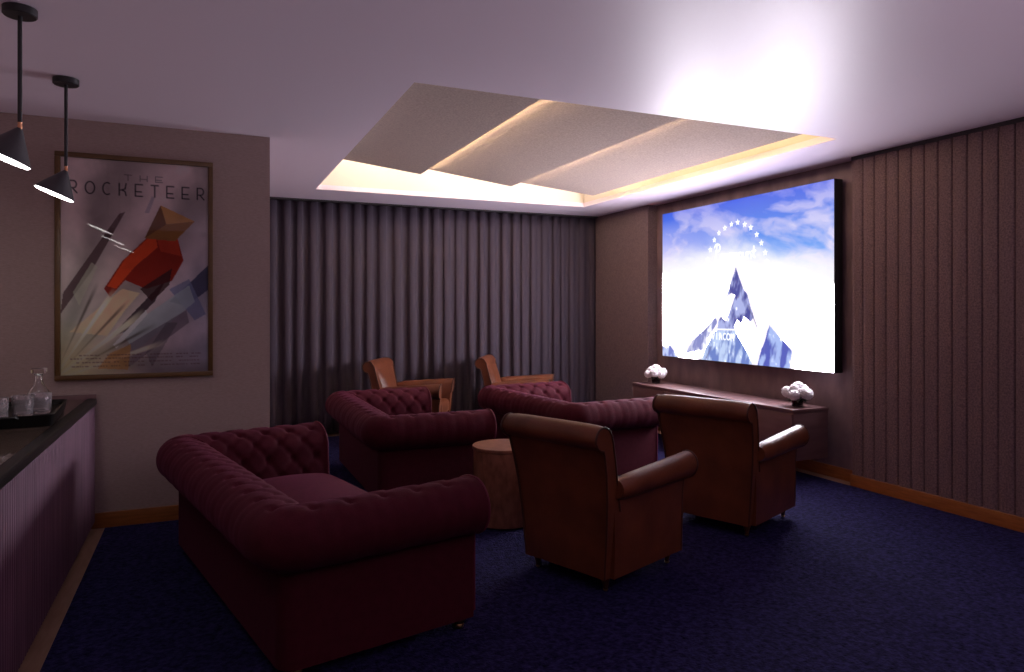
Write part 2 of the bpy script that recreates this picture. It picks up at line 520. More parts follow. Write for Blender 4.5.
# ------------------------------------------------------------------ screen with its picture
def screen_image(w=440, h=300):
    # screen coordinates in the photo's pixels, undone from perspective: column s, row t in 0..1
    S, T = np.meshgrid((np.arange(w)) / (w - 1), (np.arange(h)) / (h - 1))
    X = S * 1.476; Y = T                     # aspect-true units, height = 1
    warp = fbm(X * 3 + 3, Y * 5, 11) - .5
    sky = fbm(X * 2.2 + 1.5 * warp + 2 * Y, Y * 5.5 - 1.2 * X + warp, 21)
    fine = fbm(X * 8 + 5 * warp, Y * 18 - 4 * X, 41)
    top = lin((52, 92, 226)); mid = lin((112, 172, 250)); pale = lin((206, 196, 250))
    tt = np.clip(T / .42, 0, 1)[..., None]
    img = top * (1 - tt) + mid * tt
    # left side is hazier and pinker
    lf = np.clip((.62 - S) / .6, 0, 1)[..., None] * np.clip((T - .05) / .25, 0, 1)[..., None]
    img = img * (1 - .85 * lf) + pale * .85 * lf
    cl = np.clip((sky * .75 + fine * .35 - .50) * 5.0, 0, 1) * np.clip(.35 + .65 * (T / .3), 0, 1)
    img = mix(img, cl * .85, lin((238, 228, 252)))
    W = SCREEN_WHITE
    edge = .36 + .10 * np.clip((S - .5) / .5, 0, 1) - .05 * np.exp(-((S - .42) / .2) ** 2) + .16 * (fbm(X * 3.2, Y * 6, 61) - .5) + .05 * (fine - .5)
    hz = np.clip((T - edge + .14) / .20, 0, 1); hz = hz * hz * (3 - 2 * hz)
    img = mix(img, hz, (1, .985, 1))
    # helper: photo pixel -> X, Y
    def q(u, v):
        x = 4.85
        a = (u - 512) / 703.; b = (309.5 - v) / 703.
        s_, c_ = math.sin(YAW), math.cos(YAW)
        rx, ry = s_ + a * c_, c_ - a * s_
        d = x / rx
        return ((6.749 - ry * d) / 2.423 * 1.476, (2.553 - (EYE + b * d)) / 1.64)
    near = np.full(X.shape, 9.0)
    for ch in (((735, 268), (731, 292), (716, 325), (690, 346), (662, 350)), ((735, 268), (748, 300), (755, 330)), ((735, 300), (725, 340), (735, 366)), ((700, 362), (756, 366)), ((769, 326), (757, 365)), ((769, 326), (780, 345), (793, 354), (788, 370)), ((774, 345), (774, 366))):
        for a, b in zip(ch[:-1], ch[1:]): near = np.minimum(near, seg_dist(X, Y, q(*a), q(*b)))
    W = 1.15 + (W - 1.15) * np.clip((near - .022) / .06, 0, 1)
    up = np.clip((T - edge - .05) / .10, 0, 1); up = up * up * (3 - 2 * up)
    img = img * (1 + ((W - 1) * up)[..., None]) * np.where(up[..., None] > 0, np.array([.95, .90, 1.0]), 1.0) ** up[..., None]
    def Q(*p): return [q(*a) for a in p]
    rock = fbm(X * 26 + 6 * Y, Y * 9 - 5 * X, 71, 4); rock2 = fbm(X * 40, Y * 30, 81, 3)
    def mountain(pts, lo, hi, k, white):
        nonlocal img
        m = poly_mask(X + .012 * (rock2 - .5), Y + .012 * (rock2 - .5), Q(*pts))
        r = np.clip((rock - .40) * 6, 0, 1)
        col = lin(lo)[None, None] * (1 - r[..., None]) + lin(hi)[None, None] * r[..., None]
        snow = np.clip((rock2 * .6 + rock * .6 - k) * 6, 0, 1)[..., None]
        col = col * (1 - snow) + np.array([1.0, 1.0, 1.15]) * white * snow
        img = img * (1 - m[..., None]) + col * m[..., None]
    mountain([(735.4, 267), (740, 281), (743.5, 290), (747, 294), (750, 305.7), (754, 318), (750, 322), (744, 317), (741, 324), (737, 320), (734, 327), (735, 331), (716, 331), (718, 322), (720.5, 317), (725.5, 321), (729, 312), (733, 302), (735, 295.5), (731, 292.5), (726.5, 295.5)], (78, 80, 158), (176, 184, 236), .78, 1.5)
    mountain([(714, 331), (735, 331), (741, 342), (748, 354), (752, 366), (735, 367), (700, 362), (706, 346)], (112, 134, 205), (196, 214, 250), .68, 1.6)
    mountain([(768.9, 325), (774, 331), (779, 337), (785, 343), (792, 352), (788, 374), (755, 374), (759, 356), (764.4, 341)], (88, 98, 190), (172, 192, 246), .72, 1.4)
    mountain([(660, 344), (666, 349), (669, 345), (678, 357), (690, 362), (700, 366), (660, 362)], (120, 130, 205), (200, 212, 250), .70, 1.6)
    mountain([(715, 317), (717, 322), (708, 338), (704, 350), (690, 352), (684, 354), (692, 341), (703, 331)], (140, 145, 205), (222, 224, 250), .64, 1.8)
    for a, b in (((714, 318), (703, 333)), ((748, 306), (757, 327)), ((707, 345), (700, 359)), ((711, 347), (706, 358))):
        img = mix(img, stroke(X, Y, Q(a, b), .007, .006) * .8, lin((120, 116, 150)))
    soft = np.clip((fbm(X * 5, Y * 22, 91) - .5) * 6, 0, 1) * np.clip((S - .72) / .1, 0, 1) * np.clip((T - .74) / .05, 0, 1) * np.clip((.95 - T) / .06, 0, 1)
    img = mix(img, soft * .5, lin((206, 208, 248)))
    W = 1.3
    # ring of stars
    stars = [(296, 375), (318, 322), (343, 285), (375, 258), (410, 237), (444, 227), (482, 238), (515, 255), (547, 293), (572, 338), (593, 390), (603, 440), (283, 430)]
    for (a, b) in stars:
        cx, cy = q(655 + a / 5.389, 180 + b / 5.389); r = .021
        pts = [(cx + (r if k % 2 == 0 else r * .42) * math.sin(k * math.pi / 5), cy - (r if k % 2 == 0 else r * .42) * math.cos(k * math.pi / 5)) for k in range(10)]
        img = mix(img, poly_mask(X, Y, pts), (W, W, W))
    # the faint white script below the arc of stars
    x0, y0 = q(714, 259); k = .052
    script = {'P': [[(.1, 1.2), (.5, -.9)], arc(.55, -.6, .5, 170, -120, 12, .45)], 'a': [arc(.35, .6, .3, 20, 360, 12, .36), [(.65, .3), (.62, .95), (.8, .9)]],
              'r': [[(.1, .3), (.1, 1)], arc(.4, .65, .3, 160, 40, 6, .35)], 'm': [[(0, 1), (.05, .3)], arc(.2, .6, .17, 170, 0, 6, .3), [(.37, .6), (.35, 1)], arc(.55, .6, .18, 170, 0, 6, .3), [(.73, .6), (.75, 1)]],
              'o': [arc(.35, .62, .3, 0, 360, 14, .35)], 'u': [[(.05, .3), (.08, .8), (.3, 1), (.55, .8), (.6, .3), (.62, 1)]],
              'n': [[(.05, 1), (.08, .3)], arc(.32, .65, .26, 170, 0, 8, .35), [(.58, .65), (.6, 1)]], 't': [[(.35, -.3), (.25, .85), (.5, .95)], [(.05, .25), (.6, .2)]]}
    cx = x0
    for ch, adv in zip('Paramount', (1.2, .85, .7, .85, .95, .8, .8, .8, .6)):
        for st in script[ch]:
            img = mix(img, stroke(X, Y, [(cx + a * k, y0 - .012 + (b - .5) * k) for a, b in st], .009, .006), (W, W, W))
        cx += adv * k * .92
    # small white capitals under a rule on the lower mountain
    a, b = q(716.8, 329.5), q(735.4, 330)
    img = mix(img, stroke(X, Y, [a, b], .008, .005), (W, W, W))
    p, r_ = q(711.5, 333.2), q(734.6, 341)
    cw = (r_[0] - p[0]) / 6
    img = mix(img, text(X, Y, 'VIACOM', p[0], p[1], cw * .70, r_[1] - p[1] - .003, cw, .0072, .004), (W, W, W))
    return img
scr = empty('projection_screen', (4.95, 5.5375, .913))
tag(scr, 'large glowing screen showing a snowy mountain ringed by white stars', 'screen')
SY0, SY1, SZ0, SZ1 = 4.326, 6.749, .913, 2.553
MB().box(-.094, 0, SY0 - 5.5375, SY1 - 5.5375, 0, SZ1 - SZ0, .004).build('housing', M['screen_body'], scr)
picture_mesh('picture', screen_image(), (-.0965, SY1 - 5.5375 - .004, SZ1 - SZ0 - .004), (0, -(SY1 - SY0 - .008), 0), (0, 0, -(SZ1 - SZ0 - .008)), colour_attr_material('screen_picture', emission=True), scr)
for y in (-.7, .7): boxo('wall_bracket', 0, .039, y - .08, y + .08, .55, 1.1, M['black_metal'], scr)

# ------------------------------------------------------------------ framed poster
def poster_image(w=214, h=336):
    S, T = np.meshgrid(np.arange(w) / (w - 1), np.arange(h) / (h - 1))
    A = .90 / 1.44
    X = S * A; Y = T
    n = fbm(X * 7, Y * 5, 5); n2 = fbm(X * 30, Y * 30, 15, 3)
    img = lin((176, 160, 160))[None, None] * (.72 + .5 * n[..., None])
    # fan of soft rays spreading from the lower left corner
    ang = np.degrees(np.arctan2(1.02 - Y, X + .03))
    ray = .5 + .5 * np.sin(np.radians(ang) * 17 + 3 * n)
    img *= (.60 + .52 * np.clip(ray, 0, 1))[..., None]
    img = mix(img, np.clip((.48 - X) / .5, 0, 1) * np.clip((Y - .35) / .4, 0, 1) * .5, lin((146, 158, 138)))
    img = mix(img, np.clip((X - .3) / .35, 0, 1) * np.clip((Y - .15) / .5, 0, 1) * .5, lin((150, 158, 182)))
    def P(*pts): return [(a * A, b) for a, b in pts]
    def poly(pts, col, k=1.0, sh=.3):
        nonlocal img
        m = poly_mask(X, Y, P(*pts)) * k
        img = mix(img, m, lin(col)) if not sh else img * (1 - m[..., None]) + (lin(col)[None, None] * (1 - sh + 2 * sh * n[..., None])) * m[..., None]
    poly([(.02, .62), (.0, .72), (.20, .52), (.42, .24), (.38, .25)], (74, 52, 56), .9)      # long dark beam
    poly([(.08, .62), (.2, .48), (.24, .5), (.12, .68)], (170, 172, 152), .5)
    poly([(.55, .24), (.60, .16), (.62, .165), (.58, .24)], (120, 112, 130), .6)
    # pale and slate shards to the right
    poly([(.72, .66), (1, .48), (1, .60), (.84, .68)], (66, 66, 92), .95)
    poly([(.72, .60), (.86, .55), (.98, .72), (.9, .75)], (106, 112, 142), .8)
    poly([(.40, .80), (.86, .58), (.9, .66), (.48, .90)], (150, 160, 164), .75)
    poly([(.30, .92), (.84, .70), (.86, .76), (.44, .97)], (96, 84, 98), .7)
    poly([(.56, .90), (.70, .76), (.78, .76), (.6, .97)], (70, 66, 74), .5)
    poly([(.06, .80), (.40, .60), (.52, .62), (.42, .70), (.30, .82)], (206, 176, 146), .8)
    poly([(.30, .84), (.60, .62), (.70, .55), (.62, .66), (.42, .80)], (52, 36, 46), .95)
    poly([(.34, .86), (.56, .70), (.57, .72), (.36, .88)], (206, 206, 204), .9)
    # a plain red wedge with folded facets rising to the right, tipped by a gold faceted disc
    poly([(.28, .60), (.40, .47), (.62, .32), (.78, .36), (.82, .46), (.74, .56), (.56, .60), (.42, .56), (.32, .64)], (128, 32, 18), 1)
    poly([(.30, .59), (.42, .46), (.62, .33), (.64, .40), (.48, .50), (.36, .60)], (190, 68, 30), 1)
    poly([(.62, .33), (.78, .36), (.80, .44), (.66, .42)], (160, 50, 28), 1)
    poly([(.52, .60), (.74, .50), (.72, .58), (.6, .66)], (50, 20, 24), .9)
    poly([(.55, .36), (.66, .20), (.90, .27), (.76, .37)], (128, 88, 46), 1)
    poly([(.66, .20), (.90, .27), (.70, .29)], (164, 122, 70), 1)
    poly([(.55, .36), (.66, .20), (.70, .29)], (98, 62, 36), 1)
    # burst at the lower left
    for k, (a0, wd) in enumerate(((20, 4), (31, 3), (40, 5), (50, 3), (59, 4), (68, 3))):
        m = np.clip((wd * .5 - abs(ang - a0)) / 1.2, 0, 1) * np.clip((.46 - np.hypot(X, 1 - Y)) / .1, 0, 1)
        img = mix(img, m * .8, lin((66, 56, 50)) if k % 2 else lin((214, 210, 186)))
    g = np.clip(1 - np.hypot(X / .32, (1.0 - Y) / .26), 0, 1)
    img = mix(img, np.clip(g * 1.3, 0, 1) * .7, lin((206, 200, 158)))
    poly([(.24, .97), (.32, .90), (.46, .86), (.44, .98)], (170, 128, 66), .7)
    img = mix(img, np.clip((Y - .935) / .05, 0, 1) * np.clip((X - .28) / .1, 0, 1) * .6, lin((84, 76, 84)))
    # title
    ink = lin((34, 26, 36))
    img = mix(img, text(X, Y, 'THE', .415 * A, .066, .030, .026, .105 * A, .0036, .003) * .8, ink)
    pit = .1075 * A
    img = mix(img, text(X, Y, 'ROCKETEER', .058 * A, .108, .030, .055, pit, .0062, .003), ink)
    # rows of unreadable small print
    for r in range(4):
        y = .905 + r * .017; x = .06 + .02 * rs.rand() if r else .12
        while x < .93:
            ww = .008 + .018 * rs.rand()
            if rs.rand() > .22: img = mix(img, poly_mask(X, Y, P((x, y), (x + ww, y), (x + ww, y + .006), (x, y + .006))) * .55, lin((88, 50, 60)))
            x += ww + .006
    return np.clip(1.9 * img * (.9 + .2 * n2[..., None]), 0, .92)
po = empty('framed_poster', (-.415, YP, 1.733))
tag(po, 'tall bronze-framed poster with diagonal red shapes on the left wall', 'poster')
PW, PH, FW = .944, 1.49, .032
mb = MB()
mb.box(-PW / 2, PW / 2, -.034, -.001, PH / 2 - FW, PH / 2, .004); mb.box(-PW / 2, PW / 2, -.034, -.001, -PH / 2, -PH / 2 + FW, .004)
mb.box(-PW / 2, -PW / 2 + FW, -.034, -.001, -PH / 2 + FW, PH / 2 - FW, .004); mb.box(PW / 2 - FW, PW / 2, -.034, -.001, -PH / 2 + FW, PH / 2 - FW, .004)
mb.build('frame', M['frame'], po)
iw, ih = PW - 2 * FW + .008, PH - 2 * FW + .008
picture_mesh('print', poster_image(), (-iw / 2, -.010, ih / 2), (iw, 0, 0), (0, 0, -ih), colour_attr_material('poster_print', .7, .2), po)
boxo('backing', -iw / 2, iw / 2, -.008, -.001, -ih / 2, ih / 2, M['trim_dark'], po)
MB().add([(-iw / 2, -.022, -ih / 2), (iw / 2, -.022, -ih / 2), (iw / 2, -.022, ih / 2), (-iw / 2, -.022, ih / 2)], [(0, 1, 2, 3)]).build('glazing', M['pane'], po, smooth=False)

# ------------------------------------------------------------------ bar counter
bar = empty('bar_counter', (-.95, 2.6, 0))
tag(bar, 'long low bar with purple-brown fluted front and dark polished top', 'bar counter')
BX0, BX1, BY0, BY1 = -1.315 + .95, -.66 + .95, -1.2 - 2.6, YP - .02 - 2.6
BT = .862
boxo('carcass', BX0, BX1 - .03, BY0, BY1, .06, BT - .045, M['console_gap'], bar)
boxo('plinth', BX0, BX1 - .06, BY0, BY1, 0.0, .06, M['console_gap'], bar)
mb = MB(); y = BY0; p = .034
v = []; f = []
nfl = int((BY1 - BY0) / p); p = (BY1 - BY0) / nfl
for k in range(nfl):
    for t, d in ((0, .010), (.12, .003), (.3, 0), (.7, 0), (.88, .003)):
        v += [(BX1 - d, BY0 + (k + t) * p, .05), (BX1 - d, BY0 + (k + t) * p, BT - .042)]
v += [(BX1 - .01, BY1, .05), (BX1 - .01, BY1, BT - .042)]
for i in range(len(v) // 2 - 1): f.append((2 * i, 2 * i + 2, 2 * i + 3, 2 * i + 1))
n = len(v); v += [(BX1 - .03, BY0, .05), (BX1 - .03, BY1, .05), (BX1 - .03, BY1, BT - .042), (BX1 - .03, BY0, BT - .042)]
f.append((n, n + 3, n + 2, n + 1)); f.append((0, 1, n + 3, n)); f.append((n - 2, n + 1, n + 2, n - 1))
mesh_obj('fluted_front', v, f, M['bar_front'], bar, smooth=False)
MB().box(BX0, BX1 - .045, BY0, BY1 - .022, BT - .040, BT, .002).build('countertop', M['counter'], bar)
mb = MB(); mb.box(BX1 - .045, BX1 + .014, BY0, BY1 - .022, BT - .042, BT + .004, .012, 4)
mb.build('edge_band', M['black_gloss'], bar)
MB().box(BX0, BX1 + .01, BY1 - .022, BY1, BT - .04, BT + .03, .003).build('upstand', M['console'], bar)

# ------------------------------------------------------------------ tray, tumblers, decanter on the bar
tr = empty('serving_tray', (-.925, 4.50, BT + .001), math.radians(4))
tag(tr, 'dark rectangular serving tray with raised rim on the bar top', 'tray')
def tray_mesh():
    w, l = .21, .35
    loops = [(w - .03, l - .03, 0), (w - .012, l - .012, .0), (w, l, .058), (w - .008, l - .008, .060), (w - .022, l - .022, .034), (w - .05, l - .05, .032)]
    v = []; f = []
    def ring(a, b, z, r=.03, n=5):
        out = []
        for cx, cy, a0 in ((a - r, b - r, 0), (-a + r, b - r, 90), (-a + r, -b + r, 180), (a - r, -b + r, 270)):
            for k in range(n + 1):
                t = math.radians(a0 + 90 * k / n); out.append((cx + r * math.cos(t), cy + r * math.sin(t), z))
        return out
    for (a, b, z) in loops: v += ring(a, b, z)
    m = len(v) // len(loops)
    for j in range(len(loops) - 1):
        for k in range(m):
            f.append((j * m + k, j * m + (k + 1) % m, (j + 1) * m + (k + 1) % m, (j + 1) * m + k))
    f.append(tuple(range(m))[::-1]); f.append(tuple((len(loops) - 1) * m + k for k in range(m)))
    return v, f
mesh_obj('tray_body', *tray_mesh(), M['black_gloss'], tr, sharp=35)
for s in (-1, 1):
    mb = MB(); mb.tube([(-.06, s * .353, .048), (-.05, s * .372, .056), (.05, s * .372, .056), (.06, s * .353, .048)], .005, 8)
    mb.build('handle', M['black_metal'], tr)

def cut(k, z): return 1.0 if k % 2 == 0 else .955
def make_tumbler():
    zs = [.006 + .0105 * i for i in range(8)]
    prof = [(0, 0), (.038, 0)] + [(.0415 + .003 * z / .08, z) for z in zs] + [(.0455, .096), (.0435, .097), (.041, .05), (.039, .016), (0, .014)]
    return MB().lathe(prof, 24, rmod=lambda k, z: (1.035 if (k + int(round((z - .006) / .0105))) % 2 else .93) if .005 < z < .0815 and abs((z - .006) / .0105 - round((z - .006) / .0105)) < .01 else 1).build('tumbler', M['cut'], None, sharp=4)
tum = None
for (x, y, lab) in ((-.80, 4.46, 'cut crystal tumbler directly in front of the decanter on the tray'),
                    (-.862, 4.36, 'cut crystal tumbler in the middle of the front row on the tray'),
                    (-.955, 4.28, 'leftmost cut crystal tumbler, cut by the left edge of the photo')):
    if tum is None: tum = make_tumbler(); o = tum
    else: o = tum.copy(); COL.objects.link(o)
    o.location = (x, y, BT + .034); o.scale = (1.08, 1.08, 1.12)
    tag(o, lab, 'glass', 'crystal tumblers on the tray')
de = empty('decanter', (-.835, 4.60, BT + .034))
tag(de, 'crystal decanter with a flat square stopper standing on the tray', 'decanter')
MB().lathe([(0, 0), (.056, 0), (.060, .006), (.062, .04), (.060, .075), (.05, .10), (.034, .125), (.022, .145), (.017, .165), (.017, .19), (.024, .197), (.024, .200), (.014, .199), (.013, .165), (.018, .147), (.030, .125), (.045, .10), (.055, .074), (.057, .04), (.054, .014), (0, .012)], 28,
           rmod=lambda k, z: .96 if (k % 2 and z < .08) else 1).build('bottle', M['glass'], de, sharp=20)
mb = MB(); mb.lathe([(0, .172), (.010, .172), (.0125, .203), (0, .203)], 16); mb.box(-.034, .034, -.034, .034, .203, .232, .006)
mb.build('stopper', M['glass'], de)

# ------------------------------------------------------------------ pendant lamps over the bar
def make_pendant():
    root = empty('pendant_light', (0, 0, HC))
    MB().lathe([(0, -.034), (.058, -.034), (.062, -.030), (.062, -.001), (0, -.001)], 32).build('canopy', M['black_metal'], root)
    MB().lathe([(0, -.475), (.0085, -.475), (.0085, -.03), (0, -.03)], 12).build('stem', M['black_metal'], root)
    j = MB(); j.lathe([(0, -.505), (.007, -.503), (.010, -.492), (.007, -.48), (.009, -.474), (0, -.474)], 14); j.build('swivel_joint', M['copper'], root)
    # cone: apex at the joint, tipped so that it opens down and to the left
    r, h = .100, .138
    ax = Vector((-.385, -.005, -.92)).normalized()
    R = ax.to_track_quat('-Z', 'Y').to_matrix().to_4x4()
    T = Matrix.Translation(Vector((0, 0, -.498))) @ R
    prof = [(.0, 0), (.010, 0), (.014, -.006), (r, -h), (r - .003, -h - .001), (r - .006, -h + .004), (.012, -.016), (0, -.016)]
    sh = MB().lathe(prof, 48, M=T).build('shade', M['shade'], root, sharp=30)
    MB().lathe([(0, -h + .006), (r - .006, -h + .004), (r - .006, -h - .002), (r - .010, -h - .006), (0, -h - .006)], 40, M=T).build('diffuser', M['bulb'], sh)
    return root
pend = None
for (x, y, lab) in ((-.70, 3.49, 'black cone pendant lamp nearest the camera, half cut by the left edge'),
                    (-.686, 4.46, 'black cone pendant lamp hanging in front of the poster'),
                    (-.70, 2.52, 'third black cone pendant, seen only as a reflected line in the poster glass')):
    o = make_pendant() if pend is None else copy_tree(pend)
    if pend is None: pend = o
    o.location = (x, y, HC); tag(o, lab, 'pendant lamp', 'cone pendants over the bar')

# ------------------------------------------------------------------ media console and flowers
cs = empty('media_console', (4.63, 5.58, 0))
tag(cs, 'long low brown console floating below the screen', 'console')
CX0, CX1, CY0, CY1 = 4.46 - 4.63, 4.86 - 4.63, 4.40 - 5.58, 6.77 - 5.58
MB().box(CX0 + .012, CX1, CY0, CY1, .19, .585, .003).build('body', M['console'], cs)
MB().box(CX0, CX1, CY0 - .008, CY1 + .008, .587, .62, .003).build('top', M['console'], cs)
nd = 4
for k in range(nd):
    a = CY0 + .004 + (CY1 - CY0 - .008) * k / nd; b = CY0 + .004 + (CY1 - CY0 - .008) * (k + 1) / nd
    MB().box(CX0, CX0 + .014, a + .003, b - .003, .195, .58, .003).build('door', M['console'], cs)
boxo('mounting_rail', CX1, XN - 4.63 - .001, CY0 + .25, CY1 - .25, .24, .54, M['console_gap'], cs)

def bloom_mesh(seed, r):
    rr = np.random.RandomState(seed)
    bm = bmesh.new(); bmesh.ops.create_icosphere(bm, subdivisions=4, radius=1)
    cent = []
    n = 46
    for i in range(n):
        z = 1 - 2 * (i + .5) / n; a = i * 2.39996
        cent.append(Vector((math.sqrt(1 - z * z) * math.cos(a), math.sqrt(1 - z * z) * math.sin(a), z)))
    for v in bm.verts:
        d = sorted((v.co - c).length for c in cent)[:2]
        k = 1 + .13 * (1 - min(1, d[0] / .30) ** 2) - .08 * max(0, 1 - (d[1] - d[0]) / .08)
        v.co = v.co * (r * k) * (1 + .03 * (rr.rand() - .5)); v.co.z *= .9
    me = bpy.data.meshes.new('bloom'); bm.to_mesh(me); bm.free()
    me.polygons.foreach_set('use_smooth', [True] * len(me.polygons)); me.materials.append(M['petal'])
    return me
BM = [bloom_mesh(i, 1.0) for i in range(3)]
def flowers(x, y, label, seed):
    root = empty('flower_arrangement', (x, y, .621), seed * 1.3)
    tag(root, label, 'flower arrangement', 'white flowers on the console')
    MB().lathe([(0, 0), (.042, 0), (.046, .004), (.048, .05), (.046, .062), (.043, .062), (.044, .05), (.042, .008), (0, .007)], 32).build('vase', M['smoke'], root)
    mb = MB(); r = random.Random(seed)
    for k in range(9):
        a = k * .7; mb = MB(); mb.tube([(.02 * math.cos(a), .02 * math.sin(a), .012), (.018 * math.cos(a + 2), .018 * math.sin(a + 2), .05), (.05 * math.cos(a + 2), .05 * math.sin(a + 2), .11)], .003, 6)
        mb.build('stem', M['leaf'], root)
    for k in range(8):
        a = k * .785 + .3; R = Matrix.Translation((.045 * math.cos(a), .045 * math.sin(a), .065)) @ Matrix.Rotation(a, 4, 'Z') @ Matrix.Rotation(math.radians(20), 4, 'Y')
        mb = MB(); mb.add([(0, 0, 0), (.025, .016, .006), (.06, 0, 0), (.025, -.016, .006), (.025, 0, -.002)], [(0, 4, 1), (1, 4, 2), (2, 4, 3), (3, 4, 0)], R)
        mb.build('leaf', M['leaf'], root, smooth=False)
    spots = [(0, 0, .165, .048)] + [(.084 * math.cos(k * 1.047 + .2), .084 * math.sin(k * 1.047 + .2), .105 + .018 * (k % 2), .045) for k in range(6)] + [(.045 * math.cos(k * 2.1), .045 * math.sin(k * 2.1), .145, .043) for k in range(3)]
    for k, (a, b, z, s) in enumerate(spots):
        o = bpy.data.objects.new('bloom', BM[k % 3]); COL.objects.link(o); o.parent = root
        o.location = (a, b, z); o.scale = (s, s, s); o.rotation_euler = (r.random() * 3, r.random() * 3, r.random() * 6)
    return root
flowers(4.65, 4.53, 'white flowers in a dark glass vase on the near end of the console', 1)
flowers(4.66, 6.60, 'white flowers in a dark glass vase on the far end of the console', 2)

# ------------------------------------------------------------------ tufted chesterfield sofas
def resample(pts, step):
    out = [Vector(pts[0])]; acc = [0.0]; s = 0
    for p, q in zip(pts[:-1], pts[1:]):
        p, q = Vector(p), Vector(q); L = (q - p).length; n = max(1, int(round(L / step)))
        for i in range(1, n + 1):
            out.append(p.lerp(q, i / n)); acc.append(s + L * i / n)
        s += L
    return out, acc

def make_sofa(label, x, y, rot, W, D, T=.70):
    root = empty('tufted_sofa', (x, y, 0), rot)
    tag(root, label, 'sofa', 'burgundy rolled-arm tufted sofas')
    R = .075; rr = .122; ri = 1.5; zc = T - rr
    # plan path of the outer face, near arm front -> back -> far arm front
    path = [(D, 0), (R, 0)] + [(R - R * math.sin(math.radians(a)), R - R * math.cos(math.radians(a))) for a in range(9, 90, 9)] + [(0, R), (0, W - R)] \
         + [(R - R * math.cos(math.radians(a)), W - R + R * math.sin(math.radians(a))) for a in range(9, 90, 9)] + [(R, W), (D, W)]
    pp, ss = resample([(a, b, 0) for a, b in path], .014)
    N = len(pp)
    # section (outward offset, height)
    sec = [(0.0, .075), (0.0, .2), (.0, .34), (.0, zc - rr + .005)]
    sec += [(rr * math.sin(math.radians(a)), zc - rr * math.cos(math.radians(a))) for a in range(8, 181, 8)]
    sec += [(ri * rr * math.sin(math.radians(a)), zc - rr * math.cos(math.radians(a))) for a in range(186, 272, 6)]
    rq = ri * rr
    sec += [(-rq - .004, zc - .05), (-rq - .010, zc - .11), (-rq - .014, zc - .17), (-rq - .016, zc - .23), (-rq - .014, .27)]
    sc_, st_ = resample([(a, b, 0) for a, b in sec], .016)
    Mn = len(sc_)
    t_top = next(i for i in range(Mn) if abs(sc_[i].y - T) < .004 or (sc_[i].y > T - .002)); ttop = st_[t_top]
    tu = next(i for i in range(Mn) if sc_[i].y > zc - rr + .004); tuft0 = st_[tu]
    nrm2 = []
    for i in range(Mn):
        d = sc_[min(i + 1, Mn - 1)] - sc_[max(i - 1, 0)]; d.normalize(); nrm2.append((d.y, -d.x))
    total = ss[-1]; cols = max(2, round(total / .15)); cp = total / cols; rp = .105
    V = []; 
    for i in range(N):
        if i == 0: t = pp[1] - pp[0]
        elif i == N - 1: t = pp[-1] - pp[-2]
        else: t = pp[i + 1] - pp[i - 1]
        t.normalize(); n = Vector((t.y, -t.x, 0)); n = -n if False else n
        # outward: near arm goes -x, outward is -y
        n = Vector((-t.y, t.x, 0)) 
        if i < 3 and n.y > 0: n = -n
        if i == 0: sgn = 1 if Vector((-t.y, t.x, 0)).y < 0 else -1
        n = Vector((-t.y, t.x, 0)) * sgn
        for j in range(Mn):
            o, z = sc_[j].x, sc_[j].y; s_, t_ = ss[i], st_[j]
            h = 0.0
            endf = min(1, min(s_, total - s_) / .05)
            if t_ > ttop - .02:      # tufted inner side
                u = s_ / cp; w = (t_ - ttop - .01) / rp
                a = u - w * .5; b = u + w * .5
                da = abs(a - round(a)); db = abs(b - round(b))
                h -= .007 * (math.exp(-(da * cp / .016) ** 2) + math.exp(-(db * cp / .016) ** 2)) * (1 if w > -.2 else .5)
                dd = math.hypot(da * cp, db * cp)
                h -= .016 * math.exp(-(dd / .022) ** 2)
            elif t_ > tuft0:         # soft puckers over the outside of the roll
                u = s_ / cp * 2; da = abs(u - round(u)) * cp / 2
                f = (t_ - tuft0) / (ttop - tuft0)
                h -= .0032 * math.exp(-(da / .013) ** 2) * (.35 + .65 * f)
                h += .002 * math.sin(s_ * 31 + 4 * f)
            h *= endf
            no, nz = nrm2[j]
            q = Vector((pp[i].x, pp[i].y, 0)) + n * o
            if o < 0:                # the inner corners meet in a mitre
                q.x = max(q.x, -o); q.y = min(max(q.y, -o), W + o)
            V.append(q + n * (h * no) + Vector((0, 0, z + h * nz)))
    i1 = next(i for i in range(N) if pp[i].x < R * .30); i2 = next(i for i in range(N - 1, 0, -1) if pp[i].x < R * .30)
    def strip(a, b):
        v = V[a * Mn:(b + 1) * Mn]; f = []
        for i in range(b - a):
            for j in range(Mn - 1):
                p = i * Mn + j; f.append((p, p + 1, p + Mn + 1, p + Mn))
        return v, f
    arm1 = mesh_obj('arm', *strip(0, i1), M['velvet'], root, sharp=0)
    mesh_obj('backrest', *strip(i1, i2), M['velvet'], root, sharp=0)
    arm2 = mesh_obj('arm', *strip(i2, N - 1), M['velvet'], root, sharp=0)
    for (arm, i, sx) in ((arm1, 0, 1), (arm2, N - 1, 1)):
        loop = [V[i * Mn + j] for j in range(Mn)]
        cen = sum(loop, Vector()) / Mn
        inner = [cen + (p - cen) * .80 + Vector((.012, 0, 0)) for p in loop]
        v = loop + inner + [cen + Vector((.014, 0, 0))]
        f = [(k, (k + 1) % Mn, Mn + (k + 1) % Mn, Mn + k) for k in range(Mn)] + [(Mn + k, Mn + (k + 1) % Mn, 2 * Mn) for k in range(Mn)]
        mesh_obj('arm_front', v, f, M['velvet'], arm, sharp=60)
        mb = MB(); mb.tube([p + Vector((.003, 0, 0)) for p in loop[2:-1]], .0065, 8); mb.build('piping', M['piping'], arm)
    # seat base, front rail, cushion
    boxo('seat_base', .08, D - .05, .06, W - .06, .08, .295, M['velvet'], root, b=.01)
    boxo('front_rail', D - .05, D - .012, rq + .005, W - rq - .005, .08, .295, M['velvet'], root, b=.012)
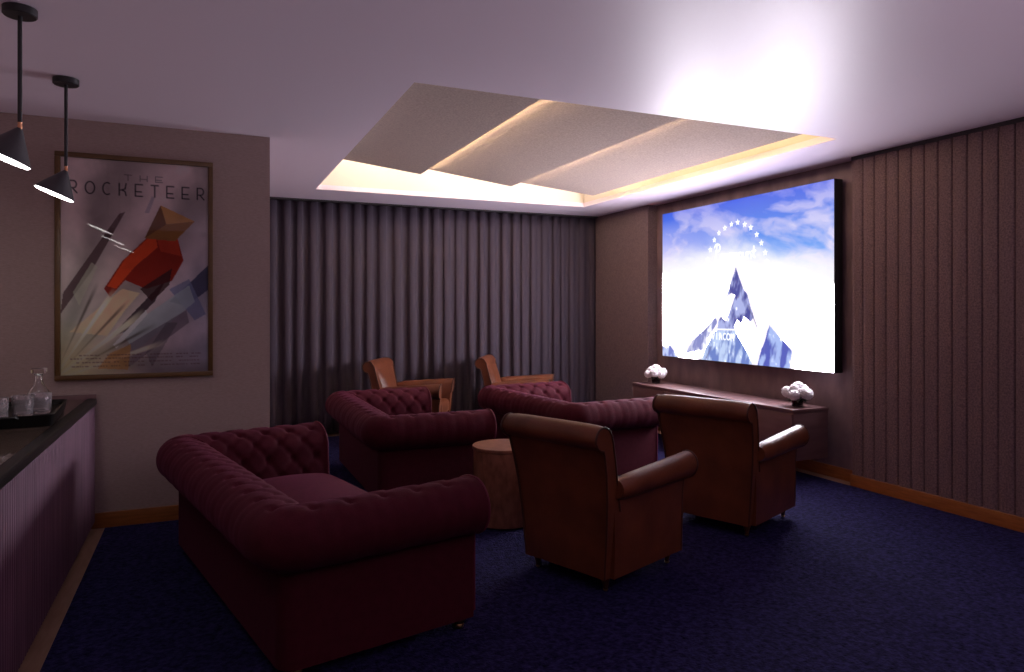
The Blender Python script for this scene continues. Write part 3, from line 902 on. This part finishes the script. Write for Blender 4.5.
    def cushion(x0, x1, y0, y1, z0, z1, dome):
        nx, ny = 18, max(18, int((y1 - y0) / .05)); v = []; f = []
        def sup(t): return (1 - abs(2 * t - 1) ** 5) ** .5
        for side in (1, -1):
            for i in range(nx + 1):
                for j in range(ny + 1):
                    a, b = i / nx, j / ny
                    # cluster samples near the rim
                    a = .5 - .5 * math.cos(math.pi * a); b = .5 - .5 * math.cos(math.pi * b)
                    e = max(0.0, min(1.0, 1 - (abs(2 * a - 1) ** 8))) ** .5 * max(0.0, min(1.0, 1 - (abs(2 * b - 1) ** 30))) ** .5
                    zc2 = (z0 + z1) / 2; hh = (z1 - z0) / 2
                    dm = dome * (1 - (2 * a - 1) ** 2) * (1 - abs(2 * b - 1) ** 6) if side > 0 else 0
                    v.append((x0 + (x1 - x0) * a, y0 + (y1 - y0) * b, zc2 + side * hh * e + dm))
        n1 = (nx + 1) * (ny + 1)
        for s in (0, 1):
            for i in range(nx):
                for j in range(ny):
                    p = s * n1 + i * (ny + 1) + j
                    q = (p, p + 1, p + ny + 2, p + ny + 1); f.append(q if s else q[::-1])
        return v, f
    v, f = cushion(rq + .02, D + .015, rq + .018, W - rq - .018, .298, .415, .05)
    mesh_obj('seat_cushion', v, f, M['velvet'], root, sharp=0)
    for (fx, fy) in ((.09, .09), (.09, W - .09), (D - .045, .05), (D - .045, W - .05)):
        ft = MB().lathe([(0, .040), (.018, .040), (.026, .050), (.034, .06), (.030, .08), (0, .08)], 18, M=Matrix.Translation((fx, fy, 0))).build('foot', M['leg_wood'], root)
        MB().lathe([(0, .0195), (.014, .020), (.022, .027), (.023, .038), (.018, .046), (0, .046)], 16, M=Matrix.Translation((fx, fy, 0))).build('castor', M['brass'], ft)
    return root

make_sofa('burgundy tufted sofa nearest the camera, its back to the bar', .265, 2.765, .22, 1.91, .86)
make_sofa('middle burgundy tufted sofa, behind the nearest sofa and next to the side table', 1.13, 4.90, .0, 1.68, .83)
make_sofa('burgundy tufted sofa in the row closest to the screen, behind the leather chairs', 2.70, 4.95, .09, 1.52, .86)

# ------------------------------------------------------------------ leather club chairs
def make_chair():
    root = empty('club_chair', (0, 0, 0))
    hw0, hw1 = .270, .328         # half widths: base, crest
    zr, r = .822, .063
    # back: side profile (x, z) closed, swept across with a slight flare
    prof = [(.0, .095), (-.008, .3), (-.024, .5), (-.048, .64), (-.072, .735), (-.080, .760)]
    prof += [(-.078 - r * math.sin(math.radians(a)), zr - r * math.cos(math.radians(a))) for a in range(10, 200, 14)]
    prof += [(-.040, zr + r * .80), (-.014, zr + r * .25), (.0, .77), (.022, .68), (.052, .56), (.088, .43), (.12, .30), (.12, .095)]
    def sweep_back():
        m = len(prof); ny = 12; v = []; f = []
        for k in range(ny + 1):
            u = -1 + 2 * k / ny
            for (x, z) in prof:
                hw = hw0 + (hw1 - hw0) * min(1, max(0, (z - .1) / .62))
                edge = abs(u) ** 6
                bul = .010 * (1 - u * u) * (1 if x < .0 and z < .68 else 0)
                v.append((x - bul + (.006 * edge if x < 0 else -.006 * edge), u * hw, z - .010 * edge * (z > .8)))
        for k in range(ny):
            for j in range(m):
                f.append((k * m + j, k * m + (j + 1) % m, (k + 1) * m + (j + 1) % m, (k + 1) * m + j))
        f.append(tuple(range(m))); f.append(tuple(ny * m + j for j in range(m)))
        return v, f
    back = mesh_obj('backrest', *sweep_back(), M['leather'], root, sharp=50)
    mb = MB()
    for s in (-1, 1):
        mb = MB(); loop = [(x, s * (hw0 + (hw1 - hw0) * min(1, max(0, (z - .1) / .62)) + .001), z - .010 * (z > .8)) for (x, z) in prof[:-2]]
        mb.tube(loop, .0055, 8)
        mb.build('piping', M['leather_dark'], back)
    # padded inside back
    v = []; f = []; ny, nz = 14, 12
    for i in range(nz + 1):
        for k in range(ny + 1):
            a, b = i / nz, 2 * k / ny - 1
            z = .40 + .39 * a; x = .100 - .105 * a + .045 * (1 - b ** 4) * math.sin(math.pi * (.12 + .80 * a)) ** .7
            v.append((x, b * (.205 + .085 * a ** 2), z))
    for i in range(nz):
        for k in range(ny):
            p = i * (ny + 1) + k; f.append((p, p + 1, p + ny + 2, p + ny + 1))
    mesh_obj('back_pad', v, f, M['leather'], root, sharp=0)
    # arms: section (outward, z) swept forward, rising slightly to the front
    def arm_sweep(s):
        ra = .058; nx = 16; sec0 = [(.0, .095), (.004, .25), (.002, .40), (.004, .485)]
        sec = sec0 + [(.018 + ra * math.sin(math.radians(a)), .552 - ra * math.cos(math.radians(a))) for a in range(20, 275, 17)] + [(-.062, .48), (-.075, .36), (-.08, .20), (-.08, .095)]
        v = []; f = []; m = len(sec)
        for i in range(nx + 1):
            t = i / nx; x = .045 + .635 * t
            for (o, z) in sec:
                up = max(0, (z - .3) / .3)
                rise = .034 * t * up
                sw = (1 + .14 * t - .22 * max(0, 1 - t / .16) ** 1.5) if z > .48 else 1
                cz = .552
                zz = cz + (z - cz) * sw if z > .48 else z
                xx = x + (.022 * max(0, t - .8) / .2 * max(0, up - .3)) - (.02 * (1 - up) if t > .99 else 0)
                v.append((xx, s * (.298 + o * (sw if z > .48 else 1)), zz + rise))
        for i in range(nx):
            for j in range(m - 1):
                p = i * m + j; f.append((p, p + 1, p + m + 1, p + m))
            f.append((i * m + m - 1, i * m, (i + 1) * m, (i + 1) * m + m - 1))
        f.append(tuple(range(m))); f.append(tuple(nx * m + j for j in range(m)))
        loop = [v[nx * m + j] for j in range(m)]
        loop0 = [v[j] for j in range(m)]
        return v, f, loop, loop0
    for s in (-1, 1):
        v, f, loop, loop0 = arm_sweep(s)
        arm = mesh_obj('arm', v, f, M['leather'], root, sharp=50)
        mb = MB(); mb.tube([(x + .002, y, z) for x, y, z in loop[:-3]], .0055, 8); mb.build('piping', M['leather_dark'], arm)
    boxo('seat_base', .06, .64, -.225, .225, .095, .285, M['leather'], root, b=.01)
    MB().box(.13, .675, -.215, .215, .29, .445, .045, 5).build('seat_cushion', M['leather'], root, sharp=0)
    for (fx, fy) in ((.055, -.235), (.055, .235), (.615, -.235), (.615, .235)):
        lg = MB().lathe([(0, .03), (.011, .03), (.013, .045), (.020, .07), (.024, .085), (.024, .10), (0, .10)], 16, M=Matrix.Translation((fx, fy, 0))).build('leg', M['leg_wood'], root)
        MB().lathe([(0, .0195), (.009, .020), (.013, .025), (.013, .032), (0, .032)], 14, M=Matrix.Translation((fx, fy, 0))).build('castor', M['brass'], lg)
    return root
GC = 'tan leather club chairs'
ch = None
for (x, y, rot, sc, lab) in (
    (1.735, 3.285, math.radians(21), 1.0, 'tan leather club chair beside the side table, its back to the camera'),
    (3.0, 3.67, math.radians(23), 1.0, 'tan leather club chair closest to the channelled wall, its back to the camera'),
    (1.84, 7.72, math.radians(-31), 1.02, 'tan leather club chair against the curtain, the left one of that pair'),
    (3.12, 7.72, math.radians(-31), 1.02, 'tan leather club chair against the curtain, the right one of that pair')):
    o = make_chair() if ch is None else copy_tree(ch)
    if ch is None: ch = o
    o.location = (x, y, 0); o.rotation_euler = (0, 0, rot); o.scale = (sc,) * 3
    tag(o, lab, 'armchair', GC)

# ------------------------------------------------------------------ drum side table
st = empty('side_table', (1.855, 4.37, 0))
tag(st, 'round wood veneer drum table beside the leather chair', 'side table')
MB().lathe([(0, .03), (.205, .03), (.208, .034), (.208, .515), (0, .515)], 64).build('drum', M['veneer'], st, sharp=30)
MB().lathe([(0, .516), (.212, .516), (.215, .520), (.215, .534), (.212, .538), (0, .538)], 64).build('table_top', M['veneer'], st, sharp=30)
MB().lathe([(0, .019), (.185, .019), (.185, .03), (0, .03)], 48).build('plinth', M['console_gap'], st, sharp=30)
